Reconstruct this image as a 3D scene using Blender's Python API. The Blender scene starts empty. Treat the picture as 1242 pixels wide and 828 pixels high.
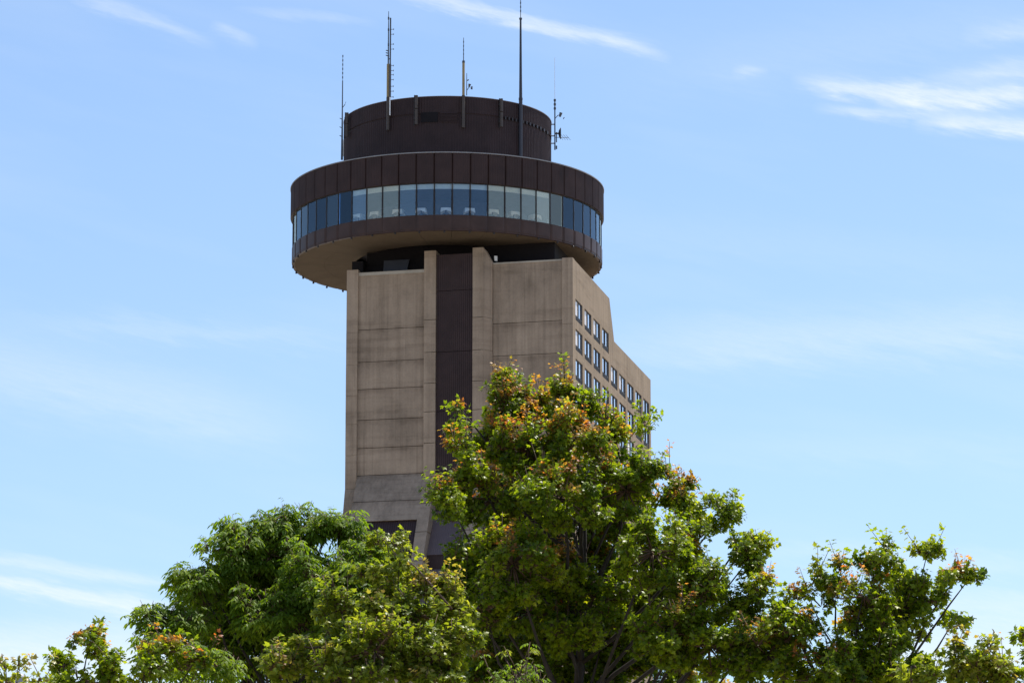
import bpy, math, random
import numpy as np

S = bpy.context.scene
COL = S.collection
R = math.radians
rng = np.random.default_rng(7)
random.seed(7)

# ------------------------------------------------------------------ camera
CAM_Z, PITCH, F = 1.7, R(11.8), 4657.5      # focal length in pixels of a 1242 px wide frame
cam_data = bpy.data.cameras.new('camera')
cam_data.lens = 135
cam_data.sensor_width = 36
cam_data.clip_start = 0.5
cam_data.clip_end = 20000
cam = bpy.data.objects.new('camera', cam_data)
COL.objects.link(cam)
cam.location = (0, 0, CAM_Z)
cam.rotation_euler = (R(90) + PITCH, 0, 0)
S.camera = cam

# ------------------------------------------------------------------ sun, sky, exposure
SUN_EL, SUN_AZ = R(66), R(47)               # behind the tower, a little to the right, high
SKY_STRENGTH = 0.10
sun_data = bpy.data.lights.new('sun', 'SUN')
sun_data.energy = 5.0
sun_data.angle = R(0.53)
sun_data.color = (1.0, 0.95, 0.87)
sun = bpy.data.objects.new('sun', sun_data)
COL.objects.link(sun)
sun.rotation_euler = (R(90) - SUN_EL, 0, R(180) - SUN_AZ)
sun.location = (60, 120, 200)

S.view_settings.view_transform = 'Standard'
S.view_settings.look = 'None'
S.view_settings.exposure = 0.54
S.view_settings.gamma = 1
S.view_settings.use_curve_mapping = False
S.render.engine = 'CYCLES'
S.cycles.max_bounces = 8
S.cycles.transparent_max_bounces = 12

def at(x, y, Y):
    """World point at depth Y seen in direction (x, y) of the 1242 x 828 frame."""
    X, U = (x - 621) / F, (414 - y) / F
    c, s = math.cos(PITCH), math.sin(PITCH)
    dx, dy, dz = X, c - s * U, s + c * U
    k = Y / dy
    return np.array([dx * k, Y, CAM_Z + dz * k])

W = bpy.data.worlds.new('World')
S.world = W
W.use_nodes = True
wt = W.node_tree
for n in list(wt.nodes):
    wt.nodes.remove(n)
wl = wt.links

def wnode(kind, **kw):
    n = wt.nodes.new(kind)
    for k, v in kw.items():
        setattr(n, k, v)
    return n

def wm(op, a, b=None, c=None, clamp=False):
    n = wnode('ShaderNodeMath', operation=op, use_clamp=clamp)
    for i, v in enumerate((a, b, c)):
        if v is None:
            continue
        if isinstance(v, (int, float)):
            n.inputs[i].default_value = v
        else:
            wl.new(v, n.inputs[i])
    return n.outputs[0]

out = wnode('ShaderNodeOutputWorld')
bg = wnode('ShaderNodeBackground')
bg.inputs['Strength'].default_value = SKY_STRENGTH
wl.new(bg.outputs[0], out.inputs[0])
sky = wnode('ShaderNodeTexSky', sky_type='NISHITA', sun_disc=False, sun_elevation=SUN_EL, sun_rotation=SUN_AZ)
sky.altitude = 100
sky.air_density = 1.0
sky.dust_density = 1.0
sky.ozone_density = 2.0
tc = wnode('ShaderNodeTexCoord')
sep = wnode('ShaderNodeSeparateXYZ')
wl.new(tc.outputs['Generated'], sep.inputs[0])
az = wm('ARCTAN2', sep.outputs[0], sep.outputs[1])
el = wm('ARCSINE', sep.outputs[2])
# degrees, so that numbers stay readable
azd = wm('MULTIPLY', az, 57.2958)
eld = wm('MULTIPLY', el, 57.2958)
cxyz = wnode('ShaderNodeCombineXYZ')
wl.new(wm('ADD', azd, wm('MULTIPLY', eld, 1.2)), cxyz.inputs[0])
wl.new(wm('MULTIPLY', wm('ADD', eld, wm('MULTIPLY', azd, 0.17)), 4.0), cxyz.inputs[1])
fine = wnode('ShaderNodeTexNoise')
fine.inputs['Scale'].default_value = 1.1
fine.inputs['Detail'].default_value = 8
fine.inputs['Roughness'].default_value = 0.62
wl.new(cxyz.outputs[0], fine.inputs['Vector'])
broad = wnode('ShaderNodeTexNoise')
broad.inputs['Scale'].default_value = 0.28
broad.inputs['Detail'].default_value = 5
wl.new(cxyz.outputs[0], broad.inputs['Vector'])
nf = fine.outputs['Fac']
warp = wm('MULTIPLY', wm('SUBTRACT', nf, 0.5), 0.75)

def angles(x, y):
    d = at(x, y, 1.0) - np.array([0, 0, CAM_Z])
    d /= np.linalg.norm(d)
    return math.degrees(math.atan2(d[0], d[1])), math.degrees(math.asin(d[2]))

def streak(x1, y1, x2, y2, half, gain, soft=0.12):
    """One cirrus streak between two sky directions; half-width in the same pixels."""
    a1, e1 = angles(x1, y1)
    a2, e2 = angles(x2, y2)
    L = math.hypot(a2 - a1, e2 - e1)
    ux, uy = (a2 - a1) / L, (e2 - e1) / L
    w = math.degrees(half / F)
    da, de = wm('SUBTRACT', azd, a1), wm('SUBTRACT', eld, e1)
    t = wm('DIVIDE', wm('ADD', wm('MULTIPLY', da, ux), wm('MULTIPLY', de, uy)), L)
    d = wm('ADD', wm('MULTIPLY', da, -uy), wm('MULTIPLY', de, ux))
    d = wm('DIVIDE', wm('ADD', d, wm('MULTIPLY', warp, min(1.0, w * 5))), w)
    g = wm('EXPONENT', wm('MULTIPLY', wm('MULTIPLY', d, d), -1.0))
    r0 = wm('MULTIPLY', wm('ADD', t, soft * .5), 1 / soft, clamp=True)
    r1 = wm('MULTIPLY', wm('SUBTRACT', 1 + soft * .5, t), 1 / soft, clamp=True)
    m = wm('MULTIPLY', g, wm('MULTIPLY', r0, r1))
    return wm('MULTIPLY', m, gain)

streaks = [
    (490, -9, 760, 54, 9, .75, .4), (730, 46, 800, 68, 6, .35, .5),
    (985, 102, 1100, 113, 11, .8, .5), (1010, 133, 1085, 141, 6, .6, .7), (1085, 122, 1260, 118, 16, 1.0, .3),
    (1130, 148, 1300, 160, 10, .9, .3), (1150, 92, 1300, 78, 11, .5, .5), (1190, 42, 1300, 34, 12, .35, .5),
    (895, 85, 925, 87, 6, .35, .6), (100, -4, 240, 46, 10, .40, .4), (262, 30, 305, 52, 8, .38, .5), (300, 14, 440, 24, 8, .25, .5),
    (-60, 692, 230, 748, 12, .9, .5), (-60, 668, 230, 712, 8, .55, .5), (-100, 425, 340, 520, 42, .33, .4),
    (60, 392, 420, 412, 16, .22, .5), (-100, 800, 300, 800, 42, .95, .3), (760, 420, 1320, 396, 34, .38, .4),
    (860, 540, 1320, 548, 22, .15, .5), (940, 665, 1300, 690, 16, .30, .5), (1080, 728, 1320, 738, 18, .4, .5), (1060, 800, 1330, 790, 44, .95, .3),
    (780, 90, 1300, 18, 40, .14, .4), (560, 260, 1300, 330, 30, .10, .5),
]
tot = None
for s in streaks:
    m = streak(*s)
    tot = m if tot is None else wm('ADD', tot, m)
fib = wnode('ShaderNodeTexNoise')
fib.inputs['Scale'].default_value = 5.0
fib.inputs['Detail'].default_value = 9
fib.inputs['Roughness'].default_value = 0.7
wl.new(cxyz.outputs[0], fib.inputs['Vector'])
tex = wm('ADD', wm('ADD', wm('MULTIPLY', nf, 0.9), wm('MULTIPLY', fib.outputs['Fac'], 0.75)), -0.05)
dens = wm('MULTIPLY', wm('MULTIPLY', tot, tex), 0.82, clamp=True)
dens = wm('MULTIPLY', dens, 0.94)
veil = wm('MULTIPLY', wm('SUBTRACT', broad.outputs['Fac'], 0.46), 0.25, clamp=True)
dens = wm('MAXIMUM', dens, veil)
mix = wnode('ShaderNodeMix', data_type='RGBA')
wl.new(dens, mix.inputs[0])
CLOUD = 7.4
SKY_TINT = (1.08, 1.15, 1.23)
tint = wnode('ShaderNodeMix', data_type='RGBA', blend_type='MULTIPLY')
tint.inputs[0].default_value = 1.0
wl.new(sky.outputs[0], tint.inputs[6])
tint.inputs[7].default_value = (*SKY_TINT, 1)
wl.new(tint.outputs[2], mix.inputs[6])
mix.inputs[7].default_value = (CLOUD * .93, CLOUD * .98, CLOUD, 1)
wl.new(mix.outputs[2], bg.inputs['Color'])

# ------------------------------------------------------------------ materials
def new_mat(name):
    m = bpy.data.materials.new(name)
    m.use_nodes = True
    nt = m.node_tree
    b = nt.nodes['Principled BSDF']
    return m, nt, b

def tnode(nt, kind, **kw):
    n = nt.nodes.new(kind)
    for k, v in kw.items():
        setattr(n, k, v)
    return n

def ramp(nt, fac, stops):
    r = tnode(nt, 'ShaderNodeValToRGB')
    e = r.color_ramp.elements
    while len(e) < len(stops):
        e.new(.5)
    for i, (p, c) in enumerate(stops):
        e[i].position = p
        e[i].color = (*c, 1)
    nt.links.new(fac, r.inputs[0])
    return r.outputs[0]

def noise(nt, scale, detail=4, rough=.55, mapping=None):
    t = tnode(nt, 'ShaderNodeTexCoord')
    mp = tnode(nt, 'ShaderNodeMapping')
    nt.links.new(t.outputs['Object'], mp.inputs[0])
    if mapping:
        mp.inputs['Scale'].default_value = mapping
    n = tnode(nt, 'ShaderNodeTexNoise')
    n.inputs['Scale'].default_value = scale
    n.inputs['Detail'].default_value = detail
    n.inputs['Roughness'].default_value = rough
    nt.links.new(mp.outputs[0], n.inputs['Vector'])
    return n.outputs['Fac']

def mixc(nt, fac, a, b, blend='MIX'):
    n = tnode(nt, 'ShaderNodeMix', data_type='RGBA', blend_type=blend)
    for sock, v in ((n.inputs[0], fac), (n.inputs[6], a), (n.inputs[7], b)):
        if isinstance(v, (int, float)):
            sock.default_value = v
        elif isinstance(v, tuple):
            sock.default_value = (*v, 1)
        else:
            nt.links.new(v, sock)
    return n.outputs[2]

def concrete(name, base, var=.10, streaky=True, joints=()):
    m, nt, b = new_mat(name)
    dark = tuple(c * (1 - var * 2.2) for c in base)
    light = tuple(min(1, c * (1 + var * 1.6)) for c in base)
    blotch = ramp(nt, noise(nt, .35, 6, .6, (1, 1, .8)), [(.28, dark), (.5, base), (.75, light)])
    col = blotch
    if streaky:
        run = noise(nt, 1.1, 5, .65, (1.6, 1.6, .07))      # rain runs down the face
        col = mixc(nt, 1.0, col, ramp(nt, run, [(.30, (.84, .83, .82)), (.55, (1, 1, 1)), (.8, (1.06, 1.05, 1.04))]), 'MULTIPLY')
        lay = noise(nt, .8, 6, .7, (.12, .12, 1.3))         # pour lines and damp bands
        col = mixc(nt, 1.0, col, ramp(nt, lay, [(.33, (.80, .79, .78)), (.48, (1, 1, 1)), (.66, (1.0, 1.0, 1.0)), (.76, (1.18, 1.17, 1.14))]), 'MULTIPLY')
        run2 = noise(nt, 2.6, 3, .7, (1.3, 1.3, .035))      # narrow run-off streaks
        col = mixc(nt, .5, col, ramp(nt, run2, [(.36, (.78, .77, .75)), (.45, (1, 1, 1)), (.66, (1, 1, 1)), (.72, (1.12, 1.11, 1.09))]), 'MULTIPLY')
        board = noise(nt, 2.6, 2, .5, (1.2, 1.2, .02))     # faint board marks
        col = mixc(nt, .6, col, ramp(nt, board, [(.35, (.88, .88, .88)), (.6, (1.03, 1.03, 1.03))]), 'MULTIPLY')
    if joints:          # damp dirt and lime along the construction joints, plus their broader shadow painted in
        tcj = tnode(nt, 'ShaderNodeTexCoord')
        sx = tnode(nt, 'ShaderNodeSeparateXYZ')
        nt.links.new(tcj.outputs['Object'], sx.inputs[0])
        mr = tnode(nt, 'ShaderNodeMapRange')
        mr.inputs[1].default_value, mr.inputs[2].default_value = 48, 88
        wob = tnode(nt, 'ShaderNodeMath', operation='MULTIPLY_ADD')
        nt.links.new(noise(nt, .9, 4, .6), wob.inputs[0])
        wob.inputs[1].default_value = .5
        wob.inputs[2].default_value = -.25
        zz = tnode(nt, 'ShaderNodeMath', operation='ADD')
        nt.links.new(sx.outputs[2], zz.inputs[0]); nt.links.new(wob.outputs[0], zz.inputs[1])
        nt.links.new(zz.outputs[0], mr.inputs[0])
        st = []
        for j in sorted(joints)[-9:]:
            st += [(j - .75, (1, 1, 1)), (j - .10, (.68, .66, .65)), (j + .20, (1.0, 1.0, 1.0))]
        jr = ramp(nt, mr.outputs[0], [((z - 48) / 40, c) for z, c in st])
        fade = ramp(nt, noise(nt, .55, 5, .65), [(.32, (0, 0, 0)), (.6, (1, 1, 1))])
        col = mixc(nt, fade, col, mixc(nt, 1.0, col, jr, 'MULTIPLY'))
    grain = noise(nt, 5, 3, .7)
    col = mixc(nt, .5, col, ramp(nt, grain, [(.3, (.86, .86, .86)), (.7, (1.1, 1.1, 1.1))]), 'MULTIPLY')
    nt.links.new(col, b.inputs['Base Color'])
    b.inputs['Roughness'].default_value = .9
    b.inputs['Specular IOR Level'].default_value = .2
    bp = tnode(nt, 'ShaderNodeBump')
    bp.inputs['Strength'].default_value = .35
    bp.inputs['Distance'].default_value = .04
    nt.links.new(grain, bp.inputs['Height'])
    nt.links.new(bp.outputs[0], b.inputs['Normal'])
    return m

def plain(name, base, rough=.5, metal=0.0, var=.12, scale=1.5, spec=.5):
    m, nt, b = new_mat(name)
    n = noise(nt, scale, 4, .6)
    col = ramp(nt, n, [(.3, tuple(c * (1 - var) for c in base)), (.7, tuple(min(1, c * (1 + var)) for c in base))])
    nt.links.new(col, b.inputs['Base Color'])
    b.inputs['Roughness'].default_value = rough
    b.inputs['Metallic'].default_value = metal
    b.inputs['Specular IOR Level'].default_value = spec
    return m

M = {}
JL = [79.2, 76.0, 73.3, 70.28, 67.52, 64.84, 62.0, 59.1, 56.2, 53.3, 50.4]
JP = [79.8, 76.6, 73.55, 70.75, 67.7, 64.42, 61.6, 58.6, 55.6, 52.6, 49.6]
M['concrete'] = concrete('front concrete', (.365, .278, .206), .13)
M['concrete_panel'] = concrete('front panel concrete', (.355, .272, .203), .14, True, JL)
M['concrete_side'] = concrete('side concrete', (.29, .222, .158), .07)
M['concrete_pale'] = concrete('pale concrete coping', (.42, .37, .31), .12, False)
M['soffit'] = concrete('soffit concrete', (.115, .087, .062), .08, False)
M['brown_metal'] = plain('brown ribbed metal', (.042, .0235, .021), .5, 0, .22, .6, .22)
M['brown_lower'] = plain('brown smooth metal', (.055, .031, .025), .45, 0, .24, .6, .25)
M['drum_metal'] = plain('dark brown ribbed metal', (.036, .0215, .022), .6, 0, .2, .6, .2)
M['louvre'] = plain('plum brown louvre metal', (.049, .030, .029), .55, 0, .16, .8, .2)
M['louvre_slope'] = plain('plum sloped metal painted sky-lit', (.15, .108, .105), .55, 0, .10, .8)  # slopes coloured lighter than the louvres to paint in the sky light they catch
M['dark'] = plain('near black cladding', (.011, .009, .011), .8, spec=.2)
M['dark_frame'] = plain('dark bronze frame', (.022, .016, .016), .5)
M['grille'] = plain('dark grille', (.018, .014, .014), .6)
M['coping'] = plain('light metal coping', (.27, .25, .245), .4, .3)
M['roofing'] = plain('grey roofing', (.22, .21, .2), .9)
M['valance'] = plain('pale ceiling edge', (.84, .88, .85), .8, 0, .05)
M['ceiling'] = plain('grey ceiling', (.20, .20, .20), .7)
M['floor_in'] = plain('restaurant carpet', (.05, .05, .07), .9)
M['core_in'] = plain('restaurant core wall', (.10, .11, .14), .7)
M['cloth'] = plain('white table linen', (.93, .93, .95), .9, 0, .04)
M['chairs'] = plain('dark chair', (.03, .03, .04), .6)
M['steel'] = plain('weathered steel', (.07, .075, .09), .5, .3)
M['mast'] = plain('blue grey mast paint', (.033, .033, .045), .5)
M['tan'] = plain('tan radome', (.30, .22, .10), .6)
M['white_plastic'] = plain('off white plastic', (.75, .75, .75), .5)
M['panel_ant'] = plain('brown antenna cover', (.06, .045, .038), .6)
M['bark'] = plain('grey brown bark', (.035, .027, .022), .9, 0, .35, 14)
M['twig'] = plain('reddish brown twig', (.12, .07, .045), .8, 0, .25, 14)
M['globe'] = plain('grey lamp globe', (.33, .34, .40), .35)

def pane_mat(name, tint_c, refl, refl_c):
    m, nt, b = new_mat(name)
    nt.nodes.remove(b)
    o = nt.nodes['Material Output']
    tr = tnode(nt, 'ShaderNodeBsdfTransparent')
    tr.inputs[0].default_value = (*tint_c, 1)
    gl = tnode(nt, 'ShaderNodeBsdfGlossy')
    gl.inputs[0].default_value = (*refl_c, 1)
    gl.inputs['Roughness'].default_value = .02
    fr = tnode(nt, 'ShaderNodeFresnel')
    fr.inputs[0].default_value = 1.5
    ad = tnode(nt, 'ShaderNodeMath', operation='ADD', use_clamp=True)
    nt.links.new(fr.outputs[0], ad.inputs[0])
    ad.inputs[1].default_value = refl
    mx = tnode(nt, 'ShaderNodeMixShader')
    nt.links.new(ad.outputs[0], mx.inputs[0])
    nt.links.new(tr.outputs[0], mx.inputs[1])
    nt.links.new(gl.outputs[0], mx.inputs[2])
    nt.links.new(mx.outputs[0], o.inputs[0])
    return m
M['pane_blue'] = pane_mat('glass with painted blue reflection', (.93, .97, .99), .035, (.64, .80, .95))  # the panes' differing reflections are painted in through each gloss colour
M['pane_mid'] = pane_mat('glass with painted mixed reflection', (.93, .96, .95), .08, (.72, .84, .92))
M['pane_grey'] = pane_mat('glass with painted grey reflection', (.98, .98, .95), .12, (.97, .88, .70))

def mirror_glass(name, col):
    m, nt, b = new_mat(name)
    n = noise(nt, .5, 2)
    c = ramp(nt, n, [(.3, tuple(v * .85 for v in col)), (.7, col)])
    nt.links.new(c, b.inputs['Base Color'])
    b.inputs['Metallic'].default_value = .9
    b.inputs['Roughness'].default_value = .06
    return m
M['win_glass'] = mirror_glass('sky reflecting glass', (.86, .87, .90))
M['win_dim'] = mirror_glass('dim sky reflecting glass', (.50, .53, .60))
M['win_curtain'] = plain('glass over drawn curtain', (.78, .72, .68), .15, 0, .1)

def leaf_mat(name, stops, young_stops, trans=.53, rough=.36):
    m, nt, b = new_mat(name)
    at_h = tnode(nt, 'ShaderNodeAttribute', attribute_name='hue')
    at_y = tnode(nt, 'ShaderNodeAttribute', attribute_name='young')
    g = ramp(nt, at_h.outputs['Fac'], stops)
    y = ramp(nt, at_h.outputs['Fac'], young_stops)
    col = mixc(nt, at_y.outputs['Fac'], g, y)
    nt.links.new(col, b.inputs['Base Color'])
    b.inputs['Roughness'].default_value = rough
    b.inputs['Specular IOR Level'].default_value = .27
    tl = tnode(nt, 'ShaderNodeBsdfTranslucent')
    tcol = mixc(nt, 1.0, col, (2.0, 1.95, .6), 'MULTIPLY')
    nt.links.new(tcol, tl.inputs[0])
    mx = tnode(nt, 'ShaderNodeMixShader')
    mx.inputs[0].default_value = trans
    nt.links.new(b.outputs[0], mx.inputs[1])
    nt.links.new(tl.outputs[0], mx.inputs[2])
    nt.links.new(mx.outputs[0], nt.nodes['Material Output'].inputs[0])
    return m
RED = [(.0, (.42, .09, .04)), (.4, (.46, .16, .06)), (.75, (.44, .23, .09)), (1.0, (.34, .28, .07))]
M['leaf_maple'] = leaf_mat('maple leaf', [(.0, (.045, .085, .008)), (.4, (.135, .195, .012)), (.75, (.235, .285, .016)), (1, (.33, .34, .025))], RED)
M['leaf_elder'] = leaf_mat('box elder leaf', [(.0, (.05, .10, .008)), (.5, (.13, .205, .016)), (1, (.23, .30, .028))], [(0, (.2, .2, .05)), (1, (.25, .23, .08))], .48, .6)
M['leaf_pale'] = leaf_mat('pale flowering maple leaf', [(.0, (.07, .11, .014)), (.4, (.16, .205, .022)), (.75, (.25, .275, .04)), (1, (.34, .33, .08))], [(.0, (.32, .12, .05)), (.5, (.33, .25, .09)), (1, (.32, .28, .12))])

# ------------------------------------------------------------------ helpers
def tag(o, label=None, cat=None, group=None, kind=None):
    if label: o['label'] = label
    if cat: o['category'] = cat
    if group: o['group'] = group
    if kind: o['kind'] = kind
    return o

def empty(name, loc):
    o = bpy.data.objects.new(name, None)
    o.empty_display_size = .5
    o.location = loc
    COL.objects.link(o)
    o['origin'] = [float(v) for v in loc]
    return o

class MB:
    """Collects polygons in world coordinates; build() links them as ONE mesh object."""
    def __init__(self):
        self.v, self.f, self.mi = [], [], []
    def poly(self, pts, mi=0):
        n = len(self.v)
        self.v += [tuple(map(float, p)) for p in pts]
        self.f.append(tuple(range(n, n + len(pts))))
        self.mi.append(mi)
    def hexa(self, p, mi=0):
        """eight corners: 0-3 bottom ring, 4-7 top ring"""
        n = len(self.v)
        self.v += [tuple(map(float, q)) for q in p]
        for q in ((3, 2, 1, 0), (4, 5, 6, 7), (0, 1, 5, 4), (1, 2, 6, 5), (2, 3, 7, 6), (3, 0, 4, 7)):
            self.f.append(tuple(n + i for i in q))
            self.mi.append(mi)
    def box(self, c, d, mi=0):
        x, y, z = c; a, b, e = d[0] / 2, d[1] / 2, d[2] / 2
        self.hexa([(x-a,y-b,z-e),(x+a,y-b,z-e),(x+a,y+b,z-e),(x-a,y+b,z-e),(x-a,y-b,z+e),(x+a,y-b,z+e),(x+a,y+b,z+e),(x-a,y+b,z+e)], mi)
    def tube(self, pts, rad, seg=6, mi=0):
        pts = [np.array(p, float) for p in pts]
        if isinstance(rad, (int, float)):
            rad = [rad] * len(pts)
        n0 = len(self.v)
        for i, p in enumerate(pts):
            d = pts[min(i + 1, len(pts) - 1)] - pts[max(i - 1, 0)]
            d /= np.linalg.norm(d) + 1e-9
            a = np.cross(d, (0, 0, 1) if abs(d[2]) < .9 else (1, 0, 0)); a /= np.linalg.norm(a)
            b = np.cross(d, a)
            for k in range(seg):
                t = 2 * math.pi * k / seg
                self.v.append(tuple(p + rad[i] * (math.cos(t) * a + math.sin(t) * b)))
        for i in range(len(pts) - 1):
            for k in range(seg):
                q = n0 + i * seg
                self.f.append((q + k, q + (k + 1) % seg, q + seg + (k + 1) % seg, q + seg + k)); self.mi.append(mi)
        self.f.append(tuple(n0 + k for k in range(seg))[::-1]); self.mi.append(mi)
        self.f.append(tuple(n0 + (len(pts) - 1) * seg + k for k in range(seg))); self.mi.append(mi)
    def lathe(self, cx, cy, prof, n, wob=None, mi=0, t0=0.0):
        """prof: (radius, z) from one end to the other; wob(k) scales the radius offset of column k"""
        n0 = len(self.v)
        for k in range(n):
            t = t0 + 2 * math.pi * k / n
            dr = wob(k) if wob else 0
            for (r, z) in prof:
                rr = r + (dr if r > 0 else 0)
                self.v.append((cx + rr * math.sin(t), cy - rr * math.cos(t), z))
        m = len(prof)
        for k in range(n):
            k2 = (k + 1) % n
            for j in range(m - 1):
                self.f.append((n0 + k*m + j, n0 + k2*m + j, n0 + k2*m + j + 1, n0 + k*m + j + 1)); self.mi.append(mi)
    def build(self, name, mat, parent=None, smooth=False):
        me = bpy.data.meshes.new(name)
        o = bpy.data.objects.new(name, me)
        COL.objects.link(o)
        v = np.array(self.v)
        if parent is not None:
            org = np.array(parent['origin'])
            o.parent = parent
            o['origin'] = [float(q) for q in org]
            v = v - org
        me.from_pydata(v.tolist(), [], self.f)
        mats = mat if isinstance(mat, (list, tuple)) else [mat]
        for m in mats:
            me.materials.append(m)
        if len(mats) > 1:
            me.polygons.foreach_set('material_index', self.mi)
        if smooth:
            me.polygons.foreach_set('use_smooth', [True] * len(self.f))
        me.update()
        return o

# ------------------------------------------------------------------ ground
gm, nt, b = new_mat('dry turf and paving')
nt.links.new(ramp(nt, noise(nt, .15, 8, .7), [(.3, (.20, .175, .12)), (.55, (.30, .26, .20)), (.75, (.38, .33, .27))]), b.inputs['Base Color'])
b.inputs['Roughness'].default_value = .9
mb = MB()
mb.poly([(-6000, -3000, 0), (6000, -3000, 0), (6000, 12000, 0), (-6000, 12000, 0)])
tag(mb.build('ground', gm), kind='structure')
pm = plain('asphalt', (.05, .05, .052), .9)
mb = MB()
mb.poly([(-400, 300, .004), (400, 318, .004), (400, 328, .004), (-400, 310, .004)])
tag(mb.build('road', pm), kind='structure')

# ------------------------------------------------------------------ hotel tower
A1, A2 = R(14.14), R(12.4)
O0 = np.array([5.8465, 361.0])
UU = np.array([-math.cos(A1), math.sin(A1)])
VV = np.array([math.sin(A2), math.cos(A2)])
def T(s, v, z):
    q = O0 + s * UU + v * VV
    return (q[0], q[1], z)
def sbox(mb, s0, s1, v0, v1, z0, z1, mi=0):
    mb.hexa([T(s1,v0,z0), T(s0,v0,z0), T(s0,v1,z0), T(s1,v1,z0), T(s1,v0,z1), T(s0,v0,z1), T(s0,v1,z1), T(s1,v1,z1)], mi)

tower = empty('hotel_tower', (O0[0], O0[1], 0))
tag(tower, 'tall brown concrete hotel tower with a round glazed restaurant and dark drum on its top', 'hotel tower')

ZF, ZB, SL = 64.42, 48.0, .53            # where the foot starts to flare, where the flare ends, its slope
def flare(z):
    return -SL * (ZF - z) if z < ZF else 0.0
WID, DEP = 22.43, 41.6

# concrete mass: left, back, roofs and the inner box behind the front panels
mb = MB()
mb.poly([T(WID, 0.9, 0), T(WID, 0.9, 85.36), T(WID, 18.6, 85.36), T(WID, 21.1, 81.3), T(WID, DEP, 81.3), T(WID, DEP, 0)])
mb.poly([T(0, DEP, 0), T(0, DEP, 81.3), T(WID, DEP, 81.3), T(WID, DEP, 0)])
mb.poly([T(0, 18.6, 85.36), T(0, 21.1, 81.3), T(WID, 21.1, 81.3), T(WID, 18.6, 85.36)])
mb.poly([T(0.3, 0.5, 84.6), T(WID, 0.5, 84.6), T(WID, 18.6, 84.6), T(0.3, 18.6, 84.6)])
mb.poly([T(0, 21.1, 81.3), T(WID, 21.1, 81.3), T(WID, DEP, 81.3), T(0, DEP, 81.3)])
mb.poly([T(0, 0.95, 0), T(WID, 0.95, 0), T(WID, 0.95, 84.6), T(0, 0.95, 84.6)])
mb.build('concrete_mass', M['concrete'], tower)

# right side wall with window openings
W0, WS, WW, WH = 1.32, 4.49, 3.40, 2.08
REC = .17
NROW, ZTOP, FH = 11, 81.62, 2.94
cols = [(W0 + WS * k, W0 + WS * k + WW) for k in range(9)]
rows = [(ZTOP - FH * r - WH, ZTOP - FH * r) for r in range(NROW)]
openings = [(r, c) for r in range(NROW) for c in range(9) if not (r == 0 and c > 3)]
mb = MB()
def wall_cells(vlist, zlist, hole):
    for i in range(len(vlist) - 1):
        for j in range(len(zlist) - 1):
            if not hole((vlist[i] + vlist[i+1]) / 2, (zlist[j] + zlist[j+1]) / 2):
                mb.poly([T(0, vlist[i], zlist[j]), T(0, vlist[i+1], zlist[j]), T(0, vlist[i+1], zlist[j+1]), T(0, vlist[i], zlist[j+1])])
def in_hole(v, z):
    return any(cols[c][0] < v < cols[c][1] and rows[r][0] < z < rows[r][1] for r, c in openings)
vs = [0] + [q for c in cols for q in c] + [DEP]
zs = [0] + sorted(q for r in rows[1:] for q in r) + [rows[0][0]]
wall_cells(vs, zs, in_hole)
va = [0] + [q for c in cols[:4] for q in c] + [18.6]
wall_cells(va, [rows[0][0], rows[0][1], 85.36], in_hole)
z0 = rows[0][0]
mb.poly([T(0, 18.6, z0), T(0, 21.1, z0), T(0, 21.1, 81.42), T(0, 18.6, 85.36)])
mb.poly([T(0, 21.1, z0), T(0, DEP, z0), T(0, DEP, 81.42), T(0, 21.1, 81.42)])
for r, c in openings:
    (v0, v1), (a, bz) = cols[c], rows[r]
    mb.poly([T(0, v0, a), T(REC, v0, a), T(REC, v0, bz), T(0, v0, bz)])
    mb.poly([T(0, v1, a), T(REC, v1, a), T(REC, v1, bz), T(0, v1, bz)])
    mb.poly([T(0, v0, a), T(0, v1, a), T(REC, v1, a), T(REC, v0, a)])
    mb.poly([T(0, v0, bz), T(0, v1, bz), T(REC, v1, bz), T(REC, v0, bz)])
# parapet thickness
sbox(mb, .02, .45, .95, 18.5, 84.6, 85.35)
sbox(mb, .02, .35, 21.2, DEP - .02, 81.31, 81.415)
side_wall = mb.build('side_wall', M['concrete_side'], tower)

wr = random.Random(5)
def window_mesh(r, c):
    (v0, v1), (a, bz) = cols[c], rows[r]
    f, g, l = MB(), MB(), MB()
    e = .004
    gz = a + .50
    mul = v0 + 1.72
    # liner of the opening: far jamb, near jamb, head, sill; then frame rails and mullion
    sbox(f, .05, REC, v1 - .07, v1 - e, a + e, bz - e)
    sbox(f, .12, REC, v0 + e, v0 + .06, a + e, bz - e)
    sbox(f, .07, REC, v0 + .06, v1 - .07, bz - .07, bz - e)
    sbox(f, REC - .12, REC, v0 + .06, v1 - .07, gz - .05, gz + .04)
    sbox(f, REC - .13, REC, mul - .06, mul + .06, gz + .04, bz - .07)
    sbox(f, REC - .10, REC, v1 - .30, v1 - .07, gz + .04, bz - .07)
    sbox(g, REC - .04, REC - .01, v0 + .06, mul - .06, gz + .04, bz - .07, wr.choice([0, 0, 1]))
    sbox(g, REC - .04, REC - .01, mul + .06, v1 - .30, gz + .04, bz - .07, wr.choice([0, 0, 0, 2]))
    for k in range(5):
        sbox(l, REC - .12, REC - .02, v0 + .06, v1 - .07, a + .03 + k * .085, a + .075 + k * .085)
    sbox(l, REC - .03, REC, v0 + .06, v1 - .07, a + e, gz - .05)
    return f, g, l
count = 0
NVIS = [(r, c) for r, c in openings]
for r, c in NVIS:
    f, g, l = window_mesh(r, c)
    w = f.build('window', M['dark_frame'], tower)
    g.build('glass', [M['win_glass'], M['win_curtain'], M['win_dim']], w)
    l.build('grille', M['grille'], w)

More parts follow.
